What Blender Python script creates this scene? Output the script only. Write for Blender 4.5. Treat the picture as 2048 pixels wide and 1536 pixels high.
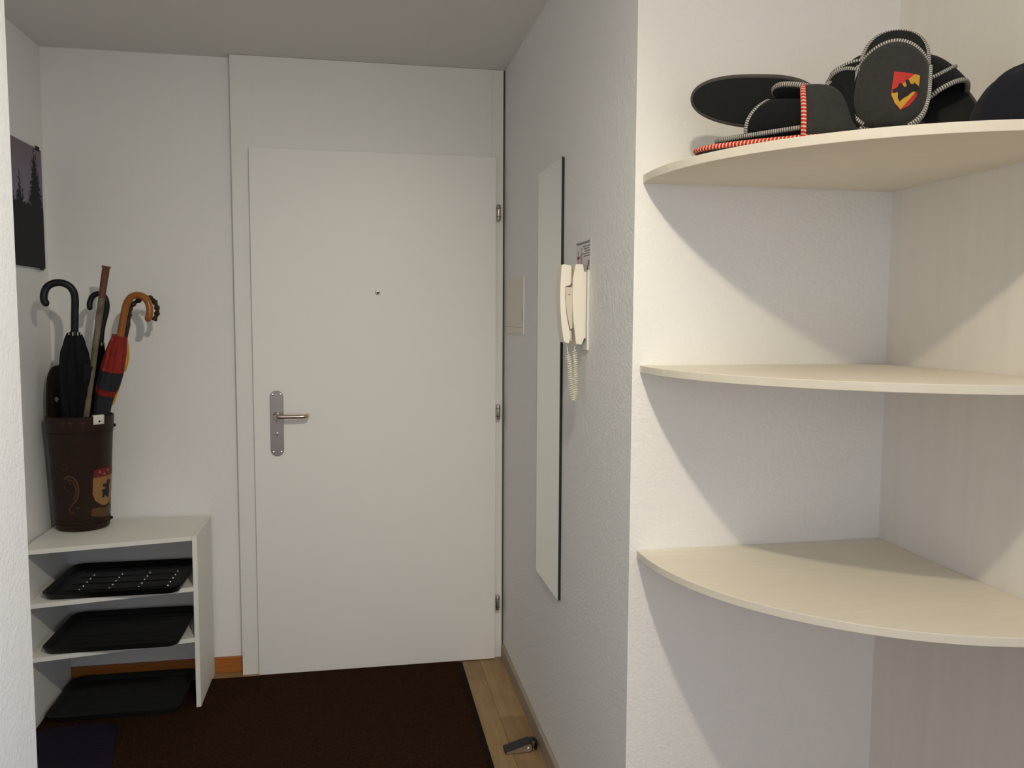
import bpy, bmesh, math, random
from mathutils import Vector, Matrix, noise as mnoise

random.seed(7)
sc = bpy.context.scene
for o in list(bpy.data.objects):
    bpy.data.objects.remove(o)
C = sc.collection
PI = math.pi

# ------------------------------------------------------------------ camera
cam_d = bpy.data.cameras.new('camera')
cam_d.sensor_width = 36.0
cam_d.lens = 36.0 * 1667.3 / 2048
cam_d.clip_start = 0.02
cam = bpy.data.objects.new('camera', cam_d)
C.objects.link(cam)
cam.matrix_world = Matrix((
    (0.982942, 0.010520, -0.183615, 0.0),
    (-0.183859, 0.080948, -0.979614, 0.0),
    (0.004557, 0.996663, 0.081502, 1.43),
    (0, 0, 0, 1)))
sc.camera = cam

# ------------------------------------------------------------------ world, daylight, added side fill, exposure
w = bpy.data.worlds.new('daylight_world')
sc.world = w
w.use_nodes = True
w.node_tree.nodes['Background'].inputs[0].default_value = (0.75, 0.86, 1.0, 1)
w.node_tree.nodes['Background'].inputs[1].default_value = 1.0

WIN_TILT, WIN_SPREAD = 12.0, 60.0
LAMP = Vector((0.265, 0.63, 2.29))
LAMP_STRENGTH = 770.0
LAMP_COLOR = (1.0, 0.885, 0.63)
al = bpy.data.lights.new('window_daylight', 'AREA')
al.shape = 'RECTANGLE'
al.size = 2.8
al.size_y = 2.1
al.energy = 3.4
al.color = (1.0, 0.84, 0.74)
alo = bpy.data.objects.new('window_daylight', al)
C.objects.link(alo)
alo.location = (-0.45, -2.62, 1.45)
alo.rotation_euler = (math.radians(90 - WIN_TILT), 0, 0)
al.spread = math.radians(WIN_SPREAD)
sl = bpy.data.lights.new('side_fill', 'AREA')  # added fill from the right; no window is known there
sl.shape = 'RECTANGLE'
sl.size = 2.7
sl.size_y = 2.1
SIDE_ENERGY = 72.0
sl.energy = SIDE_ENERGY
sl.color = (0.60, 0.73, 1.0)
slo = bpy.data.objects.new('side_fill', sl)
C.objects.link(slo)
slo.location = (3.62, -0.7, 1.3)
slo.rotation_euler = (math.radians(90), 0, math.radians(90))

sc.view_settings.view_transform = 'Standard'
sc.view_settings.look = 'None'
sc.view_settings.gamma = 1.0
sc.view_settings.use_curve_mapping = False
sc.view_settings.exposure = 0.0
sc.cycles.max_bounces = 5
sc.cycles.diffuse_bounces = 5
sc.cycles.use_light_tree = False
sc.cycles.adaptive_threshold = 0.04
sc.cycles.blur_glossy = 0.5

# ------------------------------------------------------------------ materials
def new_mat(name):
    m = bpy.data.materials.new(name)
    m.use_nodes = True
    nt = m.node_tree
    return m, nt, nt.nodes['Principled BSDF']

def node(nt, kind, **kw):
    n = nt.nodes.new(kind)
    for k, v in kw.items():
        setattr(n, k, v)
    return n

def mat(name, color, rough=0.6, metal=0.0, spec=0.4, var=None, var_scale=6.0, stretch=(1, 1, 1),
        bump=0.0, bump_scale=150.0, detail=4.0, coat=0.0, sheen=0.0):
    m, nt, b = new_mat(name)
    b.inputs['Base Color'].default_value = (*color, 1)
    b.inputs['Roughness'].default_value = rough
    b.inputs['Metallic'].default_value = metal
    b.inputs['Specular IOR Level'].default_value = spec
    b.inputs['Coat Weight'].default_value = coat
    b.inputs['Sheen Weight'].default_value = sheen
    tc = node(nt, 'ShaderNodeTexCoord')
    mp = node(nt, 'ShaderNodeMapping')
    mp.inputs['Scale'].default_value = stretch
    nt.links.new(tc.outputs['Object'], mp.inputs[0])
    if var:
        n = node(nt, 'ShaderNodeTexNoise')
        n.inputs['Scale'].default_value = var_scale
        n.inputs['Detail'].default_value = detail
        nt.links.new(mp.outputs[0], n.inputs['Vector'])
        r = node(nt, 'ShaderNodeValToRGB')
        r.color_ramp.elements[0].position = 0.3
        r.color_ramp.elements[1].position = 0.7
        r.color_ramp.elements[0].color = (*color, 1)
        r.color_ramp.elements[1].color = (*var, 1)
        nt.links.new(n.outputs['Fac'], r.inputs[0])
        nt.links.new(r.outputs[0], b.inputs['Base Color'])
    if bump:
        n2 = node(nt, 'ShaderNodeTexNoise')
        n2.inputs['Scale'].default_value = bump_scale
        n2.inputs['Detail'].default_value = 3.0
        nt.links.new(tc.outputs['Object'], n2.inputs['Vector'])
        bp = node(nt, 'ShaderNodeBump')
        bp.inputs['Strength'].default_value = bump
        bp.inputs['Distance'].default_value = 0.004
        nt.links.new(n2.outputs['Fac'], bp.inputs['Height'])
        nt.links.new(bp.outputs[0], b.inputs['Normal'])
    return m

def stripe_mat(name, c1, c2, freq, slant=0.0, duty=0.5, rough=0.85):
    """stripes across a cord: uv.x is the length along it in metres, uv.y the turn around it"""
    m, nt, b = new_mat(name)
    b.inputs['Roughness'].default_value = rough
    b.inputs['Specular IOR Level'].default_value = 0.2
    uv = node(nt, 'ShaderNodeUVMap')
    sp = node(nt, 'ShaderNodeSeparateXYZ')
    nt.links.new(uv.outputs[0], sp.inputs[0])
    a = node(nt, 'ShaderNodeMath', operation='MULTIPLY'); a.inputs[1].default_value = freq
    s = node(nt, 'ShaderNodeMath', operation='MULTIPLY'); s.inputs[1].default_value = slant
    ad = node(nt, 'ShaderNodeMath', operation='ADD')
    fr = node(nt, 'ShaderNodeMath', operation='FRACT')
    gt = node(nt, 'ShaderNodeMath', operation='GREATER_THAN'); gt.inputs[1].default_value = duty
    mx = node(nt, 'ShaderNodeMix', data_type='RGBA')
    mx.inputs[6].default_value = (*c1, 1)
    mx.inputs[7].default_value = (*c2, 1)
    nt.links.new(sp.outputs[0], a.inputs[0]); nt.links.new(sp.outputs[1], s.inputs[0])
    nt.links.new(a.outputs[0], ad.inputs[0]); nt.links.new(s.outputs[0], ad.inputs[1])
    nt.links.new(ad.outputs[0], fr.inputs[0]); nt.links.new(fr.outputs[0], gt.inputs[0])
    nt.links.new(gt.outputs[0], mx.inputs[0]); nt.links.new(mx.outputs[2], b.inputs['Base Color'])
    return m

M = {}
M['plaster'] = mat('white_plaster', (0.86, 0.85, 0.835), 0.9, spec=0.0, bump=0.55, bump_scale=110)
M['plaster_fine'] = mat('fine_white_plaster', (0.86, 0.85, 0.835), 0.9, spec=0.0, bump=0.2, bump_scale=160)
M['ceiling'] = mat('ceiling_paint', (0.80, 0.785, 0.76), 0.95, spec=0.1, bump=0.15, bump_scale=90)
M['alcove'] = mat('pale_grained_board', (0.83, 0.795, 0.75), 0.75, spec=0.15, var=(0.79, 0.755, 0.71), var_scale=5, stretch=(6, 6, 0.5))
M['door'] = mat('door_lacquer', (0.88, 0.865, 0.835), 0.40, spec=0.35)
M['frame'] = mat('frame_lacquer', (0.85, 0.84, 0.81), 0.45, spec=0.3)
M['gap'] = mat('dark_gap', (0.03, 0.03, 0.03), 0.9)
M['steel'] = mat('brushed_steel', (0.27, 0.25, 0.24), 0.36, metal=1.0, bump=0.05, bump_scale=300)
M['nickel'] = mat('warm_nickel', (0.66, 0.55, 0.46), 0.22, metal=1.0)
M['chrome'] = mat('bright_screw', (0.85, 0.83, 0.8), 0.25, metal=1.0)
M['hinge'] = mat('hinge_metal', (0.50, 0.46, 0.40), 0.3, metal=1.0)
M['dark'] = mat('black_hole', (0.01, 0.01, 0.01), 0.8)
M['shelf'] = mat('cream_shelf_laminate', (0.82, 0.77, 0.665), 0.55, spec=0.3, var=(0.79, 0.735, 0.625), var_scale=9, stretch=(0.6, 7, 7))
M['rack'] = mat('white_melamine', (0.87, 0.855, 0.80), 0.5, spec=0.3)
M['tray'] = mat('black_plastic', (0.0045, 0.0047, 0.005), 0.34, spec=0.35)
M['tray2'] = mat('charcoal_plastic', (0.012, 0.0125, 0.012), 0.5, spec=0.3)
M['tray3'] = mat('dark_grey_plastic', (0.014, 0.0155, 0.015), 0.6, spec=0.25)
M['mat'] = mat('brown_mat_pile', (0.019, 0.0092, 0.0050), 1.0, spec=0.0, var=(0.046, 0.0235, 0.0130), var_scale=230, bump=1.0, bump_scale=260)
M['mat_edge'] = mat('mat_rubber_edge', (0.012, 0.008, 0.007), 0.9, spec=0.1)
M['purple'] = stripe_mat('purple_ribbed_rubber', (0.013, 0.006, 0.021), (0.007, 0.004, 0.012), 90, 0.0, 0.5, 0.7)
M['base_orange'] = mat('orange_wood', (0.46, 0.16, 0.03), 0.45, var=(0.36, 0.115, 0.02), var_scale=8, stretch=(1, 1, 12))
M['base_grey'] = mat('greige_baseboard', (0.36, 0.30, 0.235), 0.6, var=(0.31, 0.255, 0.20), var_scale=7, stretch=(8, 1, 8))
M['planks'] = []
for i, (a, bcol) in enumerate((((0.40, 0.265, 0.125), (0.31, 0.20, 0.092)), ((0.36, 0.235, 0.108), (0.28, 0.175, 0.08)), ((0.32, 0.205, 0.098), (0.25, 0.155, 0.072)))):
    M['planks'].append(mat('laminate_oak_%d' % i, a, 0.5, spec=0.3, var=bcol, var_scale=11, stretch=(5, 0.6, 1)))
M['glass_mirror'] = mat('mirror_silver', (0.84, 0.86, 0.83), 0.0, metal=1.0)
M['mirror_back'] = mat('mirror_backing', (0.012, 0.012, 0.012), 0.7)
M['mirror_edge'] = mat('mirror_glass_edge', (0.03, 0.035, 0.034), 0.3, spec=0.5)
M['plate'] = mat('ivory_plate', (0.80, 0.765, 0.68), 0.55, spec=0.3)
M['plate_line'] = mat('plate_groove', (0.40, 0.37, 0.33), 0.8)
M['phone'] = mat('cream_plastic', (0.86, 0.80, 0.69), 0.4, spec=0.4)
M['phone_in'] = mat('beige_plastic', (0.66, 0.585, 0.49), 0.5)
M['phone_plate'] = mat('wall_plate_plastic', (0.76, 0.75, 0.72), 0.45)
M['cord'] = mat('cream_cord', (0.78, 0.74, 0.60), 0.5)
M['paper'] = mat('notice_paper', (0.74, 0.73, 0.73), 0.6)
M['ink'] = mat('notice_ink', (0.22, 0.21, 0.22), 0.8)
M['ink_red'] = mat('notice_red_ink', (0.50, 0.27, 0.29), 0.8)
M['leather'] = mat('brown_leather', (0.028, 0.0110, 0.006), 0.45, spec=0.3, var=(0.018, 0.0072, 0.0042), var_scale=14, bump=0.25, bump_scale=220)
M['leather_dark'] = mat('dark_leather', (0.015, 0.010, 0.007), 0.6, spec=0.3, bump=0.2, bump_scale=200)
M['tan'] = mat('tan_paint', (0.30, 0.155, 0.05), 0.6)
M['gold'] = mat('dull_gold_tooling', (0.095, 0.045, 0.012), 0.5)
M['gold_faint'] = mat('faint_tooling', (0.052, 0.024, 0.012), 0.5)
M['red_leather'] = mat('red_paint', (0.15, 0.012, 0.008), 0.6)
M['star'] = mat('pink_star_paint', (0.42, 0.16, 0.12), 0.6)
M['navy_ink'] = mat('navy_paint', (0.009, 0.010, 0.017), 0.6)
M['tag'] = mat('white_tag', (0.80, 0.78, 0.72), 0.4)
M['black_handle'] = mat('black_handle', (0.007, 0.007, 0.011), 0.42, spec=0.3)
M['black_cloth'] = mat('black_umbrella_cloth', (0.0065, 0.0068, 0.010), 0.75, spec=0.2)
M['black_cloth2'] = mat('black_umbrella_cloth_matt', (0.0055, 0.0058, 0.0065), 0.8, spec=0.0)
M['rib'] = mat('umbrella_rib_tips', (0.55, 0.53, 0.50), 0.35, metal=0.6)
M['wood_orange'] = mat('varnished_wood', (0.34, 0.115, 0.011), 0.3, spec=0.5, var=(0.28, 0.088, 0.008), var_scale=30)
M['cloth_red'] = mat('red_umbrella_cloth', (0.30, 0.016, 0.008), 0.7, var=(0.20, 0.010, 0.006), var_scale=40)
M['cloth_navy'] = mat('slate_umbrella_cloth', (0.016, 0.018, 0.026), 0.75)
M['cloth_yellow'] = mat('yellow_umbrella_cloth', (0.62, 0.36, 0.02), 0.7)
M['bark'] = mat('knotted_dark_wood', (0.022, 0.011, 0.004), 0.5, var=(0.04, 0.02, 0.006), var_scale=60, bump=0.6, bump_scale=90)
M['stick'] = mat('pale_speckled_wood', (0.24, 0.20, 0.13), 0.55, var=(0.10, 0.075, 0.05), var_scale=26, stretch=(1, 1, 0.8))
M['stick_top'] = mat('red_brown_grip', (0.17, 0.065, 0.038), 0.55, var=(0.11, 0.042, 0.025), var_scale=40)
M['felt_grey'] = mat('charcoal_felt', (0.036, 0.036, 0.035), 0.95, spec=0.1, var=(0.028, 0.028, 0.027), var_scale=120, bump=0.2, bump_scale=400, sheen=0.1)
M['felt_black'] = mat('black_felt', (0.011, 0.011, 0.012), 0.95, spec=0.1, var=(0.008, 0.008, 0.009), var_scale=120, bump=0.2, bump_scale=400, sheen=0.05)
M['felt_dark'] = mat('dark_sole_felt', (0.017, 0.018, 0.017), 0.95, spec=0.1, bump=0.2, bump_scale=400, sheen=0.05)
M['felt_navy'] = mat('navy_cloth', (0.0085, 0.0095, 0.0155), 0.9, spec=0.12, bump=0.3, bump_scale=300, sheen=0.05)
M['bind'] = stripe_mat('grey_stitched_binding', (0.085, 0.078, 0.072), (0.55, 0.53, 0.49), 250, 0.25, 0.52)
M['bind_plain'] = mat('grey_binding', (0.085, 0.074, 0.066), 0.9, spec=0.1)
M['braid'] = stripe_mat('red_white_braid', (0.50, 0.035, 0.02), (0.80, 0.50, 0.38), 150, 1.0, 0.62)
M['crest_red'] = mat('crest_red', (0.42, 0.02, 0.014), 0.7)
M['crest_yellow'] = mat('crest_yellow', (0.50, 0.27, 0.02), 0.7)
M['crest_black'] = mat('crest_black', (0.006, 0.006, 0.006), 0.8)
M['stop_metal'] = mat('satin_metal', (0.55, 0.52, 0.47), 0.35, metal=1.0)
M['stop_rubber'] = mat('black_rubber', (0.010, 0.010, 0.012), 0.5)
M['window_white'] = mat('window_paint', (0.8, 0.8, 0.8), 0.5)
m, nt, b = new_mat('lit_bulb')
b.inputs['Base Color'].default_value = (1, 1, 1, 1)
b.inputs['Emission Color'].default_value = (*LAMP_COLOR, 1)
b.inputs['Emission Strength'].default_value = LAMP_STRENGTH
M['bulb'] = m

# photograph of conifers under a lilac evening sky
m, nt, b = new_mat('forest_photo_print')
b.inputs['Roughness'].default_value = 0.6
b.inputs['Specular IOR Level'].default_value = 0.2
tc = node(nt, 'ShaderNodeTexCoord')
sp = node(nt, 'ShaderNodeSeparateXYZ'); nt.links.new(tc.outputs['Generated'], sp.inputs[0])
def mth(op, a, bb=None, c=None):
    n = node(nt, 'ShaderNodeMath', operation=op)
    for i, v in enumerate((a, bb, c)):
        if v is None: continue
        if isinstance(v, (int, float)): n.inputs[i].default_value = v
        else: nt.links.new(v, n.inputs[i])
    return n.outputs[0]
nz = node(nt, 'ShaderNodeTexNoise'); nz.inputs['Scale'].default_value = 22; nz.inputs['Detail'].default_value = 6
mpn = node(nt, 'ShaderNodeMapping'); mpn.inputs['Scale'].default_value = (1, 1.2, 1.6)
nt.links.new(tc.outputs['Generated'], mpn.inputs[0]); nt.links.new(mpn.outputs[0], nz.inputs['Vector'])
jit = mth('MULTIPLY', mth('SUBTRACT', nz.outputs['Fac'], 0.5), 0.34)
def tree(yc, ztop, slope):
    d = mth('ABSOLUTE', mth('SUBTRACT', sp.outputs[1], yc))
    wd = mth('MULTIPLY', mth('SUBTRACT', ztop, sp.outputs[2]), slope)
    return mth('LESS_THAN', mth('ADD', d, jit), wd)
t1 = tree(0.80, 0.99, 0.38); t2 = tree(0.40, 0.70, 0.5); t3 = tree(0.1, 0.84, 0.4)
ground = mth('LESS_THAN', mth('ADD', sp.outputs[2], mth('MULTIPLY', jit, 0.5)), 0.52)
mask = mth('MAXIMUM', mth('MAXIMUM', t1, t2), mth('MAXIMUM', t3, ground))
mx = node(nt, 'ShaderNodeMix', data_type='RGBA')
rmp = node(nt, 'ShaderNodeValToRGB')
rmp.color_ramp.elements[0].position = 0.55; rmp.color_ramp.elements[0].color = (0.22, 0.20, 0.28, 1)
rmp.color_ramp.elements[1].position = 0.98; rmp.color_ramp.elements[1].color = (0.21, 0.165, 0.20, 1)
nt.links.new(sp.outputs[2], rmp.inputs[0]); nt.links.new(rmp.outputs[0], mx.inputs[6])
mx.inputs[7].default_value = (0.010, 0.010, 0.0105, 1)
nt.links.new(mask, mx.inputs[0]); nt.links.new(mx.outputs[2], b.inputs['Base Color'])
M['photo'] = m

# ------------------------------------------------------------------ mesh builders
def catmull(pts, n=8):
    P = [Vector(p) for p in pts]
    out = []
    for i in range(len(P) - 1):
        p0 = P[i - 1] if i else P[0] * 2 - P[1]
        p3 = P[i + 2] if i + 2 < len(P) else P[-1] * 2 - P[-2]
        p1, p2 = P[i], P[i + 1]
        for k in range(n):
            t = k / n
            out.append(0.5 * ((2 * p1) + (p2 - p0) * t + (2 * p0 - 5 * p1 + 4 * p2 - p3) * t * t + (3 * p1 - p0 - 3 * p2 + p3) * t ** 3))
    out.append(P[-1])
    return out

class MB:
    def __init__(s):
        s.v = []; s.f = []; s.uv = []
    def add(s, vs, fs, uvs=None):
        b = len(s.v)
        s.v += [Vector(v) for v in vs]
        for i, f in enumerate(fs):
            s.f.append([b + k for k in f])
            s.uv.append(uvs[i] if uvs else [(0, 0)] * len(f))
        return s
    def box(s, x0, x1, y0, y1, z0, z1):
        vs = [(x, y, z) for z in (z0, z1) for y in (y0, y1) for x in (x0, x1)]
        return s.add(vs, [(0, 2, 3, 1), (4, 5, 7, 6), (0, 1, 5, 4), (2, 6, 7, 3), (0, 4, 6, 2), (1, 3, 7, 5)])
    def prism(s, pts, vec):
        n = len(pts); vec = Vector(vec)
        a = [Vector(p) for p in pts]
        vs = a + [p + vec for p in a]
        fs = [tuple(range(n - 1, -1, -1)), tuple(range(n, 2 * n))]
        fs += [(i, (i + 1) % n, n + (i + 1) % n, n + i) for i in range(n)]
        return s.add(vs, fs)
    def grid(s, rows, closed=False, uvs=None):
        nr, nc = len(rows), len(rows[0])
        vs = [p for r in rows for p in r]
        fs, us = [], []
        for i in range(nr - 1):
            for j in range(nc if closed else nc - 1):
                k = (j + 1) % nc
                fs.append((i * nc + j, i * nc + k, (i + 1) * nc + k, (i + 1) * nc + j))
                if uvs:
                    us.append([uvs(i, j), uvs(i, j + 1), uvs(i + 1, j + 1), uvs(i + 1, j)])
        return s.add(vs, fs, us if uvs else None)
    def tube(s, pts, r, seg=10, closed=False, cap=True, flat=1.0, nrm=None):
        P = [Vector(p) for p in pts]
        n = len(P)
        R = r if isinstance(r, (list, tuple)) else [r] * n
        rows, L, acc = [], [], 0.0
        up = Vector(nrm) if nrm else None
        prev = None
        idx = list(range(n)) + ([0] if closed else [])
        for q, i in enumerate(idx):
            if closed: t = (P[(i + 1) % n] - P[i - 1])
            else: t = (P[min(i + 1, n - 1)] - P[max(i - 1, 0)])
            t = t.normalized() if t.length > 1e-9 else Vector((0, 0, 1))
            if prev is None:
                a = up or (Vector((0, 0, 1)) if abs(t.z) < 0.9 else Vector((1, 0, 0)))
            else: a = prev
            a = (a - t * a.dot(t)).normalized()
            prev = a
            b = t.cross(a)
            if q: acc += (P[i] - P[idx[q - 1]]).length
            L.append(acc)
            rows.append([P[i] + (a * math.cos(2 * PI * k / seg) * flat + b * math.sin(2 * PI * k / seg)) * R[i] for k in range(seg)])
        s.grid(rows, True, lambda i, j: (L[i], j / seg))
        if cap and not closed:
            s.add(rows[0], [tuple(range(seg - 1, -1, -1))])
            s.add(rows[-1], [tuple(range(seg))])
        return s
    def lathe(s, prof, center=(0, 0, 0), seg=24, axis=(0, 0, 1)):
        ax = Vector(axis).normalized()
        a = Vector((1, 0, 0)) if abs(ax.x) < 0.9 else Vector((0, 1, 0))
        a = (a - ax * a.dot(ax)).normalized(); b = ax.cross(a); c = Vector(center)
        rows = [[c + ax * z + (a * math.cos(2 * PI * k / seg) + b * math.sin(2 * PI * k / seg)) * r for k in range(seg)] for r, z in prof]
        s.grid(rows, True)
        if prof[0][0] > 1e-5: s.add(rows[0], [tuple(range(seg - 1, -1, -1))])
        if prof[-1][0] > 1e-5: s.add(rows[-1], [tuple(range(seg))])
        return s
    def build(s, name, material, parent=None, smooth=False, bevel=0.0, local=False, origin=None, solid=0.0, segs=2):
        me = bpy.data.meshes.new(name)
        off = Vector((0, 0, 0)); loc = None
        if not local:
            if parent is None:
                xs = [v.x for v in s.v]; ys = [v.y for v in s.v]; zs = [v.z for v in s.v]
                loc = Vector(origin) if origin else Vector(((min(xs) + max(xs)) / 2, (min(ys) + max(ys)) / 2, min(zs)))
                off = loc
            else:
                q = parent
                while q is not None:
                    off = off + q.location; q = q.parent
        me.from_pydata([tuple(v - off) for v in s.v], [], s.f)
        uvl = me.uv_layers.new(name='UVMap')
        k = 0
        for us in s.uv:
            for u in us:
                uvl.data[k].uv = u; k += 1
        bm = bmesh.new(); bm.from_mesh(me)
        bmesh.ops.remove_doubles(bm, verts=bm.verts, dist=1e-6)
        bmesh.ops.recalc_face_normals(bm, faces=bm.faces)
        if smooth:
            for f in bm.faces: f.smooth = True
        bm.to_mesh(me); bm.free()
        if smooth and smooth is not True:
            try: me.set_sharp_from_angle(angle=math.radians(smooth))
            except Exception: pass
        me.materials.append(material)
        o = bpy.data.objects.new(name, me)
        C.objects.link(o)
        if loc is not None: o.location = loc
        if parent is not None: o.parent = parent
        if solid:
            md = o.modifiers.new('thickness', 'SOLIDIFY'); md.thickness = solid; md.offset = 0
        if bevel:
            md = o.modifiers.new('edge', 'BEVEL'); md.width = bevel; md.segments = segs; md.limit_method = 'ANGLE'
        return o

def tag(o, label, cat, group=None, kind=None):
    if label: o['label'] = label
    if cat: o['category'] = cat
    if group: o['group'] = group
    if kind: o['kind'] = kind
    return o

def thing(name, loc, label, cat, group=None):
    o = bpy.data.objects.new(name, None)
    o.empty_display_size = 0.05
    C.objects.link(o); o.location = loc
    return tag(o, label, cat, group)

def struct(name, mb, material, label=None, **kw):
    o = mb.build(name, material, **kw)
    o['kind'] = 'structure'
    if label: o['label'] = label
    return o

# ------------------------------------------------------------------ room shell
XR, YA, YD, XA, XL, XP, H = 0.5975, 1.752, 3.40, 1.2165, -1.126, -0.637, 2.403
XF, YB, XE = -2.3, -2.4, 3.5
struct('wall_back', MB().box(XL - 0.12, XR + 0.1, YD, YD + 0.15, 0, H), M['plaster_fine'], 'white plaster wall behind the entrance door')
struct('wall_left', MB().box(XL - 0.12, XL, YA, YD, 0, H), M['plaster_fine'], 'white plaster wall left of the shoe rack')
struct('wall_right', MB().box(XR, XE, YA, YD + 0.15, 0, H), M['plaster'], 'rough white plaster wall with the mirror and intercom')
struct('wall_alcove', MB().box(XA, XA + 0.10, 0.85, YA, 0, H), M['alcove'], 'pale board side of the shelf corner')
struct('wall_front', MB().box(XF, XP, 1.15, YA, 0, H), M['plaster'], 'rough white plaster wall edge at the left of the picture')
struct('wall_side', MB().box(XF - 0.12, XF, YB, YA, 0, H), M['plaster_fine'])
# rear wall with a window opening
WX0, WX1, WZ0, WZ1 = -1.9, 1.0, 0.2, 2.36
SY0, SY1 = -2.1, 0.7
rw = MB()
rw.box(XF - 0.12, WX0, YB - 0.15, YB, 0, H); rw.box(WX1, XE + 0.12, YB - 0.15, YB, 0, H)
rw.box(WX0, WX1, YB - 0.15, YB, 0, WZ0); rw.box(WX0, WX1, YB - 0.15, YB, WZ1, H)
struct('wall_rear', rw, M['plaster_fine'])
rs = MB()
rs.box(XE, XE + 0.15, YB, SY0, 0, H); rs.box(XE, XE + 0.15, SY1, YA, 0, H)
rs.box(XE, XE + 0.15, SY0, SY1, 0, WZ0); rs.box(XE, XE + 0.15, SY0, SY1, WZ1, H)
struct('wall_room_right', rs, M['plaster_fine'])
wf = MB()
wf.box(WX0, WX0 + 0.05, YB - 0.05, YB + 0.01, WZ0, WZ1); wf.box(WX1 - 0.05, WX1, YB - 0.05, YB + 0.01, WZ0, WZ1)
wf.box(WX0 + 0.05, WX1 - 0.05, YB - 0.05, YB + 0.01, WZ0, WZ0 + 0.05); wf.box(WX0 + 0.05, WX1 - 0.05, YB - 0.05, YB + 0.01, WZ1 - 0.05, WZ1)
struct('window_1', wf, M['window_white'])
wf = MB()
wf.box(XE - 0.01, XE + 0.05, SY0, SY0 + 0.05, WZ0, WZ1); wf.box(XE - 0.01, XE + 0.05, SY1 - 0.05, SY1, WZ0, WZ1)
wf.box(XE - 0.01, XE + 0.05, SY0 + 0.05, SY1 - 0.05, WZ0, WZ0 + 0.05); wf.box(XE - 0.01, XE + 0.05, SY0 + 0.05, SY1 - 0.05, WZ1 - 0.05, WZ1)
struct('fill_window', wf, M['window_white'])  # unseen window frame, made up to go with the side fill
struct('ceiling', MB().box(XF - 0.12, XE + 0.15, YB - 0.15, YD + 0.15, H, H + 0.1), M['ceiling'], 'pale grey painted ceiling')
fl = struct('floor', MB().box(XF - 0.12, XE + 0.15, YB - 0.15, YD + 0.15, -0.1, -0.008), M['planks'][2], 'oak look laminate floor')
# laminate boards running towards the door
PWD, PLN = 0.095, 1.28
nx = int((XA - XF) / PWD) + 2
k = 0
for i in range(nx):
    x0 = 0.587 - PWD * (i + 1) if i < int((0.587 - XF) / PWD) + 1 else 0.587 + PWD * (i - int((0.587 - XF) / PWD) - 1)
    x1 = x0 + PWD
    if x1 > XA + 0.05 or x0 < XF - 0.09: continue
    y = -0.6 - random.random() * PLN
    ylim = YD if x1 <= XR + 0.05 else YA
    while y < ylim:
        ya, yb = max(y, -0.6), min(y + PLN, ylim)
        if yb - ya > 0.03:
            d = MB().box(x0 + 0.0006, x1 - 0.0006, ya + 0.0006, yb - 0.0006, -0.0085, 0.0).build('plank', random.choice(M['planks']), fl)
            k += 1
        y += PLN

struct('baseboard_right', MB().box(XR - 0.013, XR, YA + 0.0, YD - 0.058, 0, 0.058), M['base_grey'], 'greige baseboard below the mirror wall', bevel=0.003)
struct('baseboard_back', MB().box(XL + 0.012, -0.4545, YD - 0.013, YD, 0, 0.063), M['base_orange'], 'orange wood baseboard beside the door frame', bevel=0.002)
struct('baseboard_left', MB().box(XL, XL + 0.012, YA, YD, 0, 0.063), M['base_orange'], 'orange wood baseboard behind the shoe rack', bevel=0.002)

# ------------------------------------------------------------------ entrance door
YL, YFm = 3.330, 3.354
DX0, DX1, DZ = -0.3905, 0.557, 2.060
dr = bpy.data.objects.new('door_1', None); C.objects.link(dr); dr.location = ((DX0 + DX1) / 2, YL, 0)
dr['kind'] = 'structure'; dr['label'] = 'flat white entrance door in a white frame with tall panel above'
MB().box(-0.4555, DX0 + 0.014, YFm, YD, 0, H - 0.001).build('frame_jamb', M['frame'], dr, bevel=0.0006)
MB().box(DX1 - 0.014, 0.5890, YFm, YD, 0, H - 0.001).build('frame_jamb', M['frame'], dr, bevel=0.0006)
MB().box(DX0 + 0.0141, DX1 - 0.0145, YFm, YD, DZ - 0.014, H - 0.001).build('transom_panel', M['frame'], dr)
leaf = MB().box(DX0, DX1, YL, YFm - 0.0005, 0.004, DZ).build('door_leaf', M['door'], dr, bevel=0.002)
MB().box(0.5892, 0.5972, 3.385, YD, 0.058, H - 0.001).build('shadow_gap', M['gap'], dr)
def rounded(x0, x1, z0, z1, r, n=8):
    pts = []
    for cx, cz, a0 in ((x1 - r, z1 - r, 0), (x0 + r, z1 - r, 90), (x0 + r, z0 + r, 180), (x1 - r, z0 + r, 270)):
        for k in range(n + 1):
            a = math.radians(a0 + 90 * k / n)
            pts.append((cx + r * math.cos(a), cz + r * math.sin(a)))
    return pts
bpx = [(x, YL, z) for x, z in rounded(-0.3295, -0.2795, 0.881, 1.137, 0.0245)]
MB().prism(bpx, (0, -0.004, 0)).build('lock_plate', M['steel'], leaf, bevel=0.0012)
for sx in (-0.3195, -0.2895):
    for sz in (1.122, 0.897):
        MB().lathe([(0.0042, 0), (0.0042, 0.0008), (0.0025, 0.0016)], (sx, YL - 0.004, sz), 10, (0, -1, 0)).build('screw', M['chrome'], leaf, smooth=30)
lv = MB()
lv.tube(catmull([(-0.3045, YL - 0.003, 1.041), (-0.3045, YL - 0.040, 1.041), (-0.300, YL - 0.052, 1.041), (-0.288, YL - 0.056, 1.041),
                 (-0.215, YL - 0.056, 1.0405), (-0.196, YL - 0.053, 1.0405), (-0.189, YL - 0.044, 1.0405), (-0.188, YL - 0.018, 1.0405)], 6), 0.0085, 14)
lv.build('lever', M['nickel'], leaf, smooth=50)
MB().lathe([(0.013, 0), (0.013, 0.006), (0.010, 0.008)], (-0.3045, YL - 0.004, 1.041), 16, (0, -1, 0)).build('lever_rose', M['steel'], leaf, smooth=40)
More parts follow.
